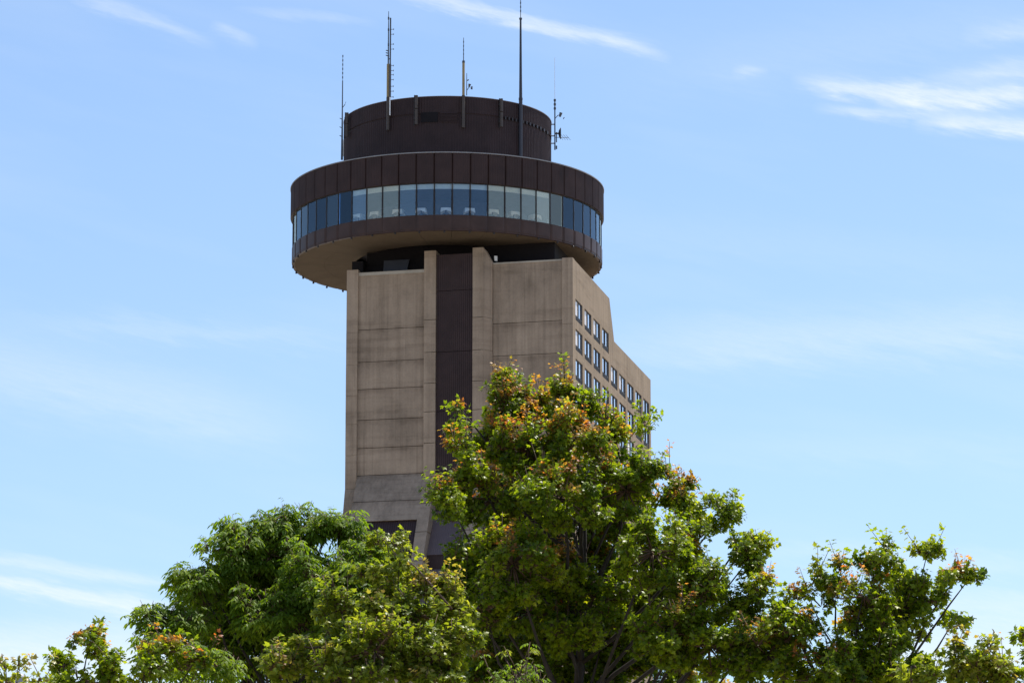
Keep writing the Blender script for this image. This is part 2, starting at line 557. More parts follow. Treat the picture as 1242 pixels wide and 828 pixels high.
# front: bands between joints, as slabs with open joints in front of the inner box
def band_edges(joints, top, bottom):
    return [top] + [j for j in joints if bottom < j < top] + [bottom]
def left_v(z):
    if z > 64.84: return -.70
    if z > 62.0:
        k = (64.84 - z) / (64.84 - 62.0)
        return -.70 * (1 - k) + (-1.0 + flare(62.0)) * k
    return -1.0 + flare(z)
def right_v(z):
    return .32 if z > 64.84 else .32 - .75 * (64.84 - z)
def slab(mb, s0, s1, za, zb, vf, back=.9):
    mb.hexa([T(s1, vf(zb), zb), T(s0, vf(zb), zb), T(s0, back, zb), T(s1, back, zb),
             T(s1, vf(za), za), T(s0, vf(za), za), T(s0, back, za), T(s1, back, za)])
def stack(mb, s0, s1, top, bottom, joints, vf, gap=.055):
    e = band_edges(joints, top, bottom)
    for i in range(len(e) - 1):
        j = .02 * math.sin(i * 7.3 + s0)
        slab(mb, s0, s1, e[i] - (gap if i else 0), e[i+1], lambda z: vf(z) + j)
# left and right infill panels
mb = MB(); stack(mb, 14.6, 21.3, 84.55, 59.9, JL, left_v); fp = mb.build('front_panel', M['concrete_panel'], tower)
mb = MB(); sbox(mb, 14.6, 21.3, -.76, .9, 84.552, 84.88); mb.build('coping', M['concrete_pale'], fp)
JR = [q + .15 for q in JL]
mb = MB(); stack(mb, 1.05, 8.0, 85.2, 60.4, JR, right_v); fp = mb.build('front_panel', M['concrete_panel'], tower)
mb = MB(); sbox(mb, 1.05, 8.0, .27, .9, 85.202, 85.36); mb.build('coping', M['concrete_pale'], fp)
# corner piers
left_corner = lambda z: -1.0 + (0.0 if z > 62.4 else -.46 * (62.4 - z))
right_corner = lambda z: (0.0 if z > 63.0 else -SL * (63.0 - z))
for s0, s1, top, cv in ((21.3, WID, 85.15, left_corner), (.004, 1.05, 85.40, right_corner)):
    mb = MB(); stack(mb, s0, s1, top, ZB, [j - .9 for j in JP], cv, .02); mb.build('corner_pier', M['concrete'], tower)
# core piers; the right one has a splayed side with a sloping head
pier_v = lambda z: -1.0 + flare(z)
mb = MB(); stack(mb, 13.45, 14.6, 86.63, ZB, JP, pier_v, .055); mb.build('pier', M['concrete'], tower)
mb = MB(); stack(mb, 8.69, 9.74, 86.68, ZB, JP, pier_v, .055)
e = band_edges(JP, 86.68, ZB)
for i in range(len(e) - 1):
    za, zb = e[i] - (.03 if i else 0), e[i+1]
    ta = 85.45 if i == 0 else za
    q = lambda z: -1.0 + flare(z)
    pts = [T(8.69, q(zb), zb), T(8.02, 0 + flare(zb), zb), T(8.02, .9, zb), T(8.69, .9, zb),
           T(8.69, q(za), za), T(8.02, 0 + flare(za), ta), T(8.02, .9, ta), T(8.69, .9, za)]
    mb.hexa(pts)
mb.build('pier', M['concrete'], tower)
# plinth under the flare
mb = MB()
vb = flare(ZB) - 1
sbox(mb, .3, WID - .3, vb + .4, .9, 0, ZB - .2)
mb.build('plinth', M['concrete'], tower)
# sloping dark and plum cladding between the piers and beneath the panels
def ribs(mb, s0, s1, za, zb, vf, n, depth=.05):
    w = (s1 - s0) / n
    for k in range(n):
        a, b2 = s0 + k * w, s0 + (k + 1) * w - w * .28
        mb.hexa([T(b2, vf(zb), zb), T(a, vf(zb), zb), T(a, vf(zb) + depth, zb), T(b2, vf(zb) + depth, zb),
                 T(b2, vf(za), za), T(a, vf(za), za), T(a, vf(za) + depth, za), T(b2, vf(za) + depth, za)])
    mb.hexa([T(s1, vf(zb) + depth, zb), T(s0, vf(zb) + depth, zb), T(s0, vf(zb) + depth + .3, zb), T(s1, vf(zb) + depth + .3, zb),
             T(s1, vf(za) + depth, za), T(s0, vf(za) + depth, za), T(s0, vf(za) + depth + .3, za), T(s1, vf(za) + depth + .3, za)])
mb = MB()
lo = [86.22, 82.64, 76.61, 70.78, 64.9, 61.0]
for i in range(len(lo) - 1):
    ribs(mb, 9.745, 13.445, lo[i] - (.05 if i else 0), lo[i+1], lambda z: -.72, 19)
mb.build('louvre_strip', M['louvre'], tower)
mb = MB()
sl = lambda z: -1.05 - (60.75 - z) * .72
ribs(mb, 9.745, 13.445, 60.75, 56.3, sl, 19)
sbox(mb, 9.745, 13.445, -1.22, -.5, 60.75, 60.95)
ribs(mb, 9.745, 13.445, 54.9, 50.2, lambda z: sl(56.3) - (54.9 - z) * .85, 19)
mb.build('sloped_cladding', M['louvre_slope'], tower)
mb = MB()
ribs(mb, 9.745, 13.445, 56.3, 54.9, lambda z: sl(56.3) + .1, 19)
mb.build('louvre_strip', M['louvre'], tower)
for s0, s1, zt in ((14.6, 21.3, 59.88), (1.05, 8.0, 60.38)):
    mb = MB(); ribs(mb, s0, s1, zt, ZB, lambda z: -.75 + flare(z), 30); mb.build('louvre_strip', M['louvre'], tower)

# dark neck between roof and restaurant
mb = MB()
sbox(mb, 2.4, 21.46, 3.0, 17.5, 84.6, 89.0)
sbox(mb, 21.46, 22.6, 1.6, 5.0, 84.6, 86.6)
sbox(mb, 8.1, 21.46, 2.7, 3.0, 84.6, 86.2)
neck = mb.build('roof_neck', M['dark'], tower)
mb = MB()
mb.hexa([T(19.6, 2.05, 84.7), T(17.3, 2.05, 84.7), T(17.3, 2.6, 84.7), T(19.6, 2.6, 84.7), T(19.6, 2.6, 86.75), T(17.0, 2.6, 86.75), T(17.0, 2.69, 86.75), T(19.6, 2.69, 86.75)])
mb.build('hatch', plain('slate grey hatch', (.06, .065, .085), .5), neck)

# ---- revolving restaurant ring
CX, CY = -6.5, 375.0
N = 56
T0 = .048
RB, RG, RT = 15.55, 15.46, 15.72
Z_SOF, Z_SILL, Z_HEAD, Z_TOP = 87.74, 89.25, 92.42, 95.36
ring = empty('restaurant', (CX, CY, Z_SOF))
ring.parent = tower
ring.location = (CX - O0[0], CY - O0[1], Z_SOF)
def panel_wob(per, deep, rib, ribs_n):
    def w(k):
        j = k % per
        if j == 0: return -deep
        return -rib if (j % 2 == 0) else 0.0
    return w
PER = 20
mb = MB(); mb.lathe(CX, CY, [(RT - .3, Z_HEAD), (RT, Z_HEAD), (RT, Z_TOP), (RT - .3, Z_TOP)], N * PER, panel_wob(PER, .14, .035, 9), 0, T0)
mb.build('upper_band', M['brown_metal'], ring)
mb = MB(); mb.lathe(CX, CY, [(RT - .5, Z_TOP + .002), (RT + .05, Z_TOP + .002), (RT + .05, Z_TOP + .10), (RT - .5, Z_TOP + .10)], N * 4)
mb.build('rim_coping', M['coping'], ring)
mb = MB(); mb.lathe(CX, CY, [(9.5, Z_TOP - .1), (RT - .45, Z_TOP - .1)], N * 2)
mb.build('ring_roof', M['roofing'], ring)
def joint_wob(per, deep):
    return lambda k: -deep if k % per == 0 else 0.0
mb = MB(); mb.lathe(CX, CY, [(RB - .3, Z_SILL), (RB, Z_SILL), (RB, Z_SOF + .16), (RB - .04, Z_SOF + .15), (RB - .04, Z_SOF - .02), (RB - .3, Z_SOF - .02)], N * 8, joint_wob(8, .10), 0, T0)
mb.build('sill_band', M['brown_lower'], ring)
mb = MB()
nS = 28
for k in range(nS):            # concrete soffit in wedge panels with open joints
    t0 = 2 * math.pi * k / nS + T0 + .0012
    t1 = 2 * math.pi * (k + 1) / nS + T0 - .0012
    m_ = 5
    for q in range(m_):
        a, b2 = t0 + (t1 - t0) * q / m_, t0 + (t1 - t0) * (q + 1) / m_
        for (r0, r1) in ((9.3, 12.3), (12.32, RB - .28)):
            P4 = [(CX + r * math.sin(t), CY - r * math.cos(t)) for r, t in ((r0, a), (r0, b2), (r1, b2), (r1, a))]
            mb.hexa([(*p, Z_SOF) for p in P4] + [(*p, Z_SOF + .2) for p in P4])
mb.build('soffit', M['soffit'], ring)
mb = MB(); mb.lathe(CX, CY, [(9.3, Z_SOF + .21), (RB - .3, Z_SOF + .21), (RB - .3, Z_SILL - .03), (0.01, Z_SILL - .03)], N)
mb.build('floor', M['floor_in'], ring)
mb = MB(); mb.lathe(CX, CY, [(9.28, Z_SOF - .0), (9.28, Z_SOF + 1.3)], N)
mb.build('soffit_well', M['dark'], ring)
mb = MB(); mb.lathe(CX, CY, [(0.01, Z_HEAD + .08), (RG - .35, Z_HEAD + .08)], N)
mb.build('ceiling', M['ceiling'], ring)
mb = MB(); mb.lathe(CX, CY, [(RG - .35, Z_HEAD - .52), (RG - .25, Z_HEAD - .52), (RG - .25, Z_HEAD + .07), (RG - .35, Z_HEAD + .07)], N * 2)
mb.build('valance', M['valance'], ring)
mb = MB(); mb.lathe(CX, CY, [(8.2, Z_SILL - .02), (8.2, Z_HEAD + .07)], N)
mb.build('core_wall', M['core_in'], ring)
for k in range(N):
    t0, t1 = T0 + 2 * math.pi * (k - .0) / N, T0 + 2 * math.pi * (k + 1) / N
    kk = k if k < N / 2 else k - N
    mb = MB()
    d = .006
    P2 = [(CX + RG * math.sin(t), CY - RG * math.cos(t)) for t in (t0 + d, t1 - d)]
    P3 = [(CX + (RG - .03) * math.sin(t), CY - (RG - .03) * math.cos(t)) for t in (t1 - d, t0 + d)]
    mb.hexa([(*p, Z_SILL + .03) for p in P2 + P3] + [(*p, Z_HEAD - .03) for p in P2 + P3])
    kind_ = 'pane_grey' if kk in (-4, -5, 2, 3, 4, 5, 6, -13, 12) else 'pane_mid' if kk in (-3, -6, -8) or abs(kk) > 10 else 'pane_blue'
    mb.build('window_pane', M[kind_], ring)
for k in range(N):
    t = T0 + 2 * math.pi * k / N
    c, s_ = math.cos(t), math.sin(t)
    mb = MB()
    a = .045
    q = []
    for rr, w in ((RG - .14, a), (RG - .14, -a), (RG + .05, -a), (RG + .05, a)):
        q.append((CX + rr * s_ + w * c, CY - rr * c + w * s_))
    mb.hexa([(*p, Z_SILL + .002) for p in q] + [(*p, Z_HEAD - .002) for p in q])
    mb.build('mullion', M['dark_frame'], ring)
mb = MB(); mb.lathe(CX, CY, [(RG - .14, Z_HEAD - .06), (RG + .07, Z_HEAD - .06), (RG + .07, Z_HEAD + .08), (RG - .14, Z_HEAD + .08)], N * 2)
mb.build('head_rail', M['dark_frame'], ring)
for k in range(40):
    t = 2 * math.pi * k / 40
    mb = MB()
    p = np.array([CX + (RB - .12) * math.sin(t), CY - (RB - .12) * math.cos(t), Z_SOF])
    mb.tube([p + (0, 0, -.02), p + (0, 0, -.10), p + (0, 0, -.22)], [.05, .11, .09], 8)
    mb.build('rim_lamp', M['dark_frame'], ring)

# ---- roof drum
RD, ZD0, ZD1 = 10.46, 95.2, 102.42
NB = 240
drum_wob = lambda k: (-.05 if k % 2 == 0 else 0.0)
mb = MB(); mb.lathe(CX, CY, [(RD, ZD0), (RD, 100.62)], NB * 2, drum_wob)
mb.lathe(CX, CY, [(RD + .02, 100.80), (RD + .02, ZD1), (RD - .4, ZD1), (RD - .4, ZD1 - .9)], NB * 2, drum_wob)
mb.lathe(CX, CY, [(RD - .09, 100.5), (RD - .09, 100.9)], NB)
drum = mb.build('roof_drum', M['drum_metal'], tower)
mb = MB(); mb.lathe(CX, CY, [(0.01, ZD1 - .8), (RD - .4, ZD1 - .8)], 96)
mb.build('drum_roof', M['roofing'], drum)
mb = MB(); mb.lathe(CX, CY, [(RD - .35, ZD1 + .002), (RD + .05, ZD1 + .002), (RD + .05, ZD1 + .07), (RD - .35, ZD1 + .07)], 160)
mb.build('drum_coping', plain('brown drum coping', (.16, .12, .11), .5), drum)
# louvred vent and blank cover in the drum wall
def drum_box(mb, x0, x1, z0, z1, out, inn=-.3):
    a0, a1 = math.asin((x0 - 542.5) / 126.5), math.asin((x1 - 542.5) / 126.5)
    n = max(1, int(abs(a1 - a0) / .04))
    for i in range(n):
        t0, t1 = a0 + (a1 - a0) * i / n, a0 + (a1 - a0) * (i + 1) / n
        q = [(CX + r * math.sin(t), CY - r * math.cos(t)) for r, t in ((RD + out, t0), (RD + out, t1), (RD + inn, t1), (RD + inn, t0))]
        mb.hexa([(*p, z0) for p in q] + [(*p, z1) for p in q])
mb = MB(); drum_box(mb, 513, 533, 99.85, 100.85, .06); mb.build('vent', M['dark'], drum)
mb = MB()
for k in range(7): drum_box(mb, 536, 556, 99.85 + k * .14, 99.94 + k * .14, .07)
mb.build('vent', M['drum_metal'], drum)
for k in range(13):
    x = 612 + k * 4.2
    mb = MB(); drum_box(mb, x, x + 1.5, 100.55, 100.85, .12); mb.build('cable_clip', M['dark_frame'], drum)

# ------------------------------------------------------------------ things on the tower
def dp(x, z, out=.12):
    """point on the drum wall below column x of the photograph, standing off by out"""
    t = math.asin(max(-1, min(1, (x - 542.5) / 126.5)))
    return np.array([CX + (RD + out) * math.sin(t), CY - (RD + out) * math.cos(t), z])
def zy(x, y, p):
    return at(x, y, p[1])[2]

def antenna_root(x, ybase, out=.2):
    p = dp(x, 0, out); p[2] = zy(x, ybase, p)
    return p
GA = 'antennas on the roof drum'
def up(p, x, y):
    return np.array([p[0], p[1], zy(x, y, p)])

# far left thin pole
p = antenna_root(416.5, 194, .18)
t_ = empty('antenna', p); tag(t_, 'thin dark pole antenna at the far left edge of the roof drum', 'antenna', GA)
mb = MB(); mb.tube([p, up(p, 416, 130), up(p, 416, 98)], [.11, .06, .05], 8); mb.build('pole', M['steel'], t_)
mb = MB()
a, c = up(p, 416, 98), up(p, 416, 67)
mb.tube([a, c], .025, 6)
for k in range(6):
    q = a + (c - a) * (k + .5) / 6
    mb.tube([q, q + (0, 0, .22)], .06, 6)
mb.build('dipole', M['steel'], t_)
mb = MB(); q = up(p, 416, 131)
for k in range(3): mb.tube([q + (0, 0, -.9 * k - 1.2), q + (-.25, -.1, -.9 * k - 1.1)], .04, 6)
mb.tube([q, q + (.25, -.1, .3), q + (.35, -.1, .6)], .035, 6)
mb.build('bracket', M['steel'], t_)
mb = MB(); mb.tube([up(p, 416, 190) + (.15, -.1, 0), up(p, 416, 170) + (.15, -.1, 0)], .05, 6); mb.build('cable_guard', M['white_plastic'], t_)

# pair of tall masts
p = antenna_root(474.5, 158)
t_ = empty('antenna', p); tag(t_, 'left and taller of the twin masts, with a tan lower tube and small stub rods', 'antenna', GA)
mb = MB(); mb.tube([p, up(p, 474, 118)], .17, 8); mb.build('mount', M['panel_ant'], t_)
mb = MB(); mb.tube([up(p, 474, 118), up(p, 474, 78)], .15, 8); mb.build('radome', M['tan'], t_)
mb = MB(); mb.tube([up(p, 474, 78), up(p, 474, 40), up(p, 474, 14)], [.08, .06, .03], 6)
for y in (24, 38, 56, 70):
    mb.tube([up(p, 474, y), up(p, 474, y - 3)], .085, 6)
for y, s_ in ((62, -1), (65, -1), (68, -1), (72, 1)):
    q = up(p, 474, y); mb.tube([q, q + (.25 * s_, -.05, .05)], .05, 6)
mb.build('whip', M['steel'], t_)
p = antenna_root(478, 140, .38)
t_ = empty('antenna', p); tag(t_, 'right of the twin masts, comb of short rods along its right side and pale foot', 'antenna', GA)
mb = MB(); mb.tube([p, up(p, 478, 118)], .07, 6); mb.build('foot', M['white_plastic'], t_)
mb = MB(); mb.tube([up(p, 478, 118), up(p, 478, 78)], .10, 8); mb.tube([up(p, 478, 78), up(p, 478, 22)], .075, 8); mb.build('pole', M['steel'], t_)
mb = MB()
for y in (36, 42, 54, 60, 80, 86, 91, 97, 105, 111, 118):
    q = up(p, 478, y); mb.tube([q, q + (.32, -.05, 0)], .03, 5); mb.tube([q + (.32, -.05, -.08), q + (.32, -.05, .08)], .03, 5)
mb.build('rod_comb', M['steel'], t_)

# centre tan antenna
p = antenna_root(563, 155)
t_ = empty('antenna', p); tag(t_, 'short antenna at the drum centre with tan tube and thin whip', 'antenna', GA)
mb = MB(); mb.tube([p, up(p, 563, 116)], .17, 8); mb.build('mount', M['panel_ant'], t_)
mb = MB(); mb.tube([up(p, 563, 116), up(p, 563, 76)], .125, 8); mb.build('radome', M['tan'], t_)
mb = MB(); mb.tube([up(p, 563, 76.5), up(p, 563, 74)], .14, 8); mb.tube([up(p, 563, 75), up(p, 563, 46)], [.05, .03], 6)
for y in (52, 57, 62, 67): mb.tube([up(p, 563, y), up(p, 563, y - 2)], .055, 6)
mb.build('whip', M['steel'], t_)
p = antenna_root(567, 116, .1)
t_ = empty('antenna', p); tag(t_, 'tiny forked antenna with small cups right beside the tan centre antenna', 'antenna', GA)
mb = MB(); mb.tube([p, up(p, 567, 89)], [.05, .03], 6); mb.build('pole', M['steel'], t_)
q = up(p, 567, 110)
mb = MB(); mb.tube([q, q + (.25, -.05, .35), q + (.5, -.05, .3)], .035, 6); mb.tube([q + (0, 0, 1), q + (.2, 0, 1.1)], .06, 6); mb.build('arm', M['steel'], t_)
mb = MB(); mb.tube([q + (.22, -.1, .3), q + (.3, -.12, .62)], [.06, .14], 8); mb.tube([q + (.48, -.1, .1), q + (.52, -.12, .4)], [.1, .06], 8); mb.build('cup', M['steel'], t_)

# tall tapering mast
p = antenna_root(629.8, 190)
t_ = empty('antenna', p); tag(t_, 'tallest thick tapering mast, right of the drum centre, reaching the top of the photo', 'antenna', GA)
mb = MB(); mb.tube([p, up(p, 629, 121)], .19, 10); mb.tube([up(p, 629, 121.5), up(p, 629, 119)], .21, 10); mb.build('base_tube', M['mast'], t_)
mb = MB(); mb.tube([up(p, 629, 119.5), up(p, 629, 90), up(p, 629, 22)], [.17, .14, .095], 10); mb.build('mast_tube', M['mast'], t_)
mb = MB(); mb.tube([up(p, 629, 24), up(p, 629, 22)], .15, 8); mb.tube([up(p, 629, 22), up(p, 629, -8)], .04, 6)
for y in (0, 5, 10, 15): mb.tube([up(p, 629, y), up(p, 629, y - 2.5)], .065, 6)
mb.build('whip', M['steel'], t_)

# right cluster: pole, dish, yagi
p = antenna_root(668.5, 182, .25)
p[0] += .15
t_ = empty('antenna', p); tag(t_, 'thin white whip on a dark pole at the right edge of the drum', 'antenna', GA)
mb = MB(); mb.tube([p, up(p, 671, 122)], .065, 8)
for y in (123, 128, 133): mb.tube([up(p, 671, y), up(p, 671, y - 2.5)], .12, 8)
for y in (151, 165, 174): q = up(p, 671, y); mb.tube([q, q + (-.55, 0, 0)], .06, 6)
for dx in (.0, .16): q = up(p, 671, 181); mb.tube([q + (dx, 0, 0), q + (dx, 0, .35)], .08, 6)
mb.build('pole', M['steel'], t_)
mb = MB(); mb.tube([up(p, 671, 122), up(p, 671, 70)], [.03, .02], 6); mb.build('whip', M['white_plastic'], t_)
q = up(p, 671, 162)
t2 = empty('satellite_dish', q); tag(t2, 'round dish seen edge-on on the pole at the right of the drum', 'dish')
dish = MB(); c0 = q + (.50, 0, 0)
prof = [(0.01, -.12), (.3, -.08), (.5, 0.0), (.6, .06), (.55, .09), (.3, .0), (.01, -.06)]
n0 = 20
for i in range(n0):
    for j in range(len(prof) - 1):
        def pt(i_, j_):
            a_ = 2 * math.pi * i_ / n0
            return c0 + np.array([prof[j_][1] * 1.3, prof[j_][0] * math.cos(a_), prof[j_][0] * math.sin(a_)])
        dish.poly([pt(i, j), pt(i + 1, j), pt(i + 1, j + 1), pt(i, j + 1)])
dish.build('reflector', M['steel'], t2)
mb = MB(); mb.tube([q, q + (.36, 0, 0)], .09, 8); mb.tube([q + (.16, -.1, .1), q + (.16, -.1, -.95)], .06, 6); mb.build('arm', M['steel'], t2)
q = up(p, 671, 142)
t3 = empty('antenna', q); tag(t3, 'small cup shaped aerial on a short arm above the round dish', 'antenna', GA)
mb = MB(); mb.tube([q + (0, 0, -.2), q + (.3, -.05, .15), q + (.55, -.05, .2)], .04, 6); mb.build('arm', M['steel'], t3)
mb = MB(); mb.tube([q + (.5, -.05, 0), q + (.62, -.08, .42)], [.1, .16], 8); mb.tube([q + (.85, -.05, -.22), q + (.95, -.05, -.05)], .05, 6); mb.build('cup', M['steel'], t3)
q = up(p, 671, 168)
t4 = empty('antenna', q); tag(t4, 'thin horizontal yagi aerial sticking out right below the dish', 'antenna', GA)
mb = MB(); mb.tube([q + (0, 0, .1), q + (1.4, -.1, .05)], .028, 5); mb.build('boom', M['steel'], t4)
mb = MB()
for k in range(4):
    e_ = q + (.6 + .25 * k, -.1, .09 - k * .01)
    mb.tube([e_ + (-.25, -.5, .16), e_ + (.22, .5, -.14)], .018, 5)
mb.build('element', M['steel'], t4)

# panel antennas strapped to the drum wall
for x, y0, y1, where in ((425.5, 166, 137, 'at the left edge of the drum wall'), (508.5, 151, 116, 'left of the dark vent on the drum wall'), (606.5, 154, 120, 'between the tan centre antenna and the tall mast')):
    p = antenna_root(x, y1, .32)
    base = up(p, x, y0)
    t_ = empty('panel_antenna', base); tag(t_, 'narrow brown panel antenna ' + where, 'panel antenna', 'panel antennas on the drum wall')
    h = p[2] - base[2]
    mb = MB(); mb.tube([base, base + (0, 0, h * .52)], .16, 10); mb.tube([base + (0, 0, h * .55), base + (0, 0, h)], .16, 10); mb.build('cover', M['panel_ant'], t_)
    mb = MB()
    mb.tube([base + (-.2, .2, -.1), base + (-.2, .2, h + .1)], .05, 6)
    for k in (.2, .8): mb.box(base + (-.1, .16, h * k), (.35, .3, .12))
    mb.build('bracket', M['dark_frame'], t_)

# small white floodlight on the roof edge
p = np.array(T(7.75, .55, 85.36))
t_ = empty('floodlight', p); tag(t_, 'small white floodlight on the parapet beside the right pier, under the ring', 'floodlight')
mb = MB(); mb.tube([p, p + (.1, 0, .3)], .05, 6); mb.build('bracket', M['steel'], t_)
mb = MB(); mb.hexa([p + q for q in [(-.15,-.12,.25),(.12,-.16,.22),(.14,.1,.22),(-.12,.12,.25),(-.18,-.14,.72),(.12,-.2,.70),(.14,.1,.70),(-.14,.14,.72)]]); mb.build('housing', M['white_plastic'], t_)

# dining tables behind the glass
ZT = Z_SILL + .80
def dining_table(th, label):
    c, s_ = math.cos(th), math.sin(th)
    r = 14.75
    o = np.array([CX + r * s_, CY - r * c, Z_SILL - .03])
    root = empty('dining_table', o)
    tag(root, label, 'table', 'white clothed tables behind the restaurant glass')
    e_r, e_t = np.array([s_, -c, 0]), np.array([c, s_, 0])
    mb = MB()
    n = 24
    top, hem = [], []
    for k in range(n):
        a_ = 2 * math.pi * k / n
        # rounded square top, hem dips at the corners
        cs, sn = math.cos(a_), math.sin(a_)
        sq = 1 / max(abs(cs), abs(sn)) ** .75
        dip = .26 + .22 * (1 - abs(math.cos(2 * a_)))
        q = o + e_t * cs * sq * .50 + e_r * sn * sq * .45
        top.append(q + (0, 0, ZT - o[2]))
        q2 = o + e_t * cs * sq * (.56) + e_r * sn * sq * .50
        hem.append(q2 + (0, 0, ZT - o[2] - dip))
    mb.poly(top)
    for k in range(n):
        mb.poly([top[k], hem[k], hem[(k+1) % n], top[(k+1) % n]])
    mb.build('tablecloth', M['cloth'], root, False)
    mb = MB(); mb.tube([o, o + (0, 0, ZT - o[2] - .02)], .06, 8); mb.tube([o, o + (0, 0, .04)], .28, 12); mb.build('pedestal', M['chairs'], root)
ORD = ['leftmost', 'second', 'third', 'fourth', 'fifth', 'sixth', 'seventh', 'eighth', 'ninth', 'tenth', 'eleventh', 'twelfth', 'thirteenth']
xs = [421, 440, 461, 488, 515, 544, 571.5, 599, 624, 649, 672, 689]
for i, x in enumerate(xs):
    th = math.asin((x - 542.5) / 187 * (15.55 / 14.75) * .985)
    if i == 0: lab = 'leftmost white clothed table behind the restaurant glass'
    elif i == len(xs) - 1: lab = 'rightmost white clothed table behind the restaurant glass'
    else: lab = '%s white clothed table from the left behind the restaurant glass' % ORD[i]
    dining_table(th, lab)

# ------------------------------------------------------------------ trees
def half_outline(pts):
    full = pts + [(-x, y) for x, y in pts[::-1] if abs(x) > 1e-6]
    return full
MAPLE = half_outline([(0.04, 0.0), (.36, .04), (.27, .24), (.56, .50), (.26, .56), (.20, .70), (0, 1.05)])
LANCE = half_outline([(.0, 0.0), (.14, .22), (.17, .45), (.10, .75), (0, 1.0)])
def leaf_template(outline, curl):
    pts = [(0, .42, 0.0)] + [(x, y, -curl * (x * x * 1.2 + (y - .4) ** 2 * .6)) for x, y in outline]
    n = len(outline)
    tri = [(0, 1 + i, 1 + (i + 1) % n) for i in range(n)]
    return np.array(pts), np.array(tri)

def leaf_mesh(name, pos, ydir, nrm, size, hue, young, template, mat, parent):
    Tv, Tf = template
    ydir = ydir / np.linalg.norm(ydir, axis=1, keepdims=True)
    x = np.cross(ydir, nrm); x /= np.linalg.norm(x, axis=1, keepdims=True) + 1e-9
    z = np.cross(x, ydir)
    K = len(pos)
    V = pos[:, None, :] + size[:, None, None] * (Tv[None, :, 0:1] * x[:, None, :] + Tv[None, :, 1:2] * ydir[:, None, :] + Tv[None, :, 2:3] * z[:, None, :])
    nv = len(Tv)
    Fc = (Tf[None] + (np.arange(K) * nv)[:, None, None]).reshape(-1, 3)
    V = V.reshape(-1, 3) - np.array(parent['origin'])
    me = bpy.data.meshes.new(name)
    me.vertices.add(len(V)); me.vertices.foreach_set('co', V.astype(np.float32).ravel())
    me.loops.add(len(Fc) * 3); me.loops.foreach_set('vertex_index', Fc.astype(np.int32).ravel())
    me.polygons.add(len(Fc))
    me.polygons.foreach_set('loop_start', np.arange(0, len(Fc) * 3, 3, dtype=np.int32))
    me.polygons.foreach_set('loop_total', np.full(len(Fc), 3, dtype=np.int32))
    me.update(calc_edges=True)
    for nm, val in (('hue', hue), ('young', young)):
        a = me.attributes.new(nm, 'FLOAT', 'POINT')
        a.data.foreach_set('value', np.repeat(val, nv).astype(np.float32))
    me.materials.append(mat)
    o = bpy.data.objects.new(name, me)
    COL.objects.link(o)
    o.parent = parent
    return o

def unit(v):
    return v / (np.linalg.norm(v, axis=-1, keepdims=True) + 1e-9)

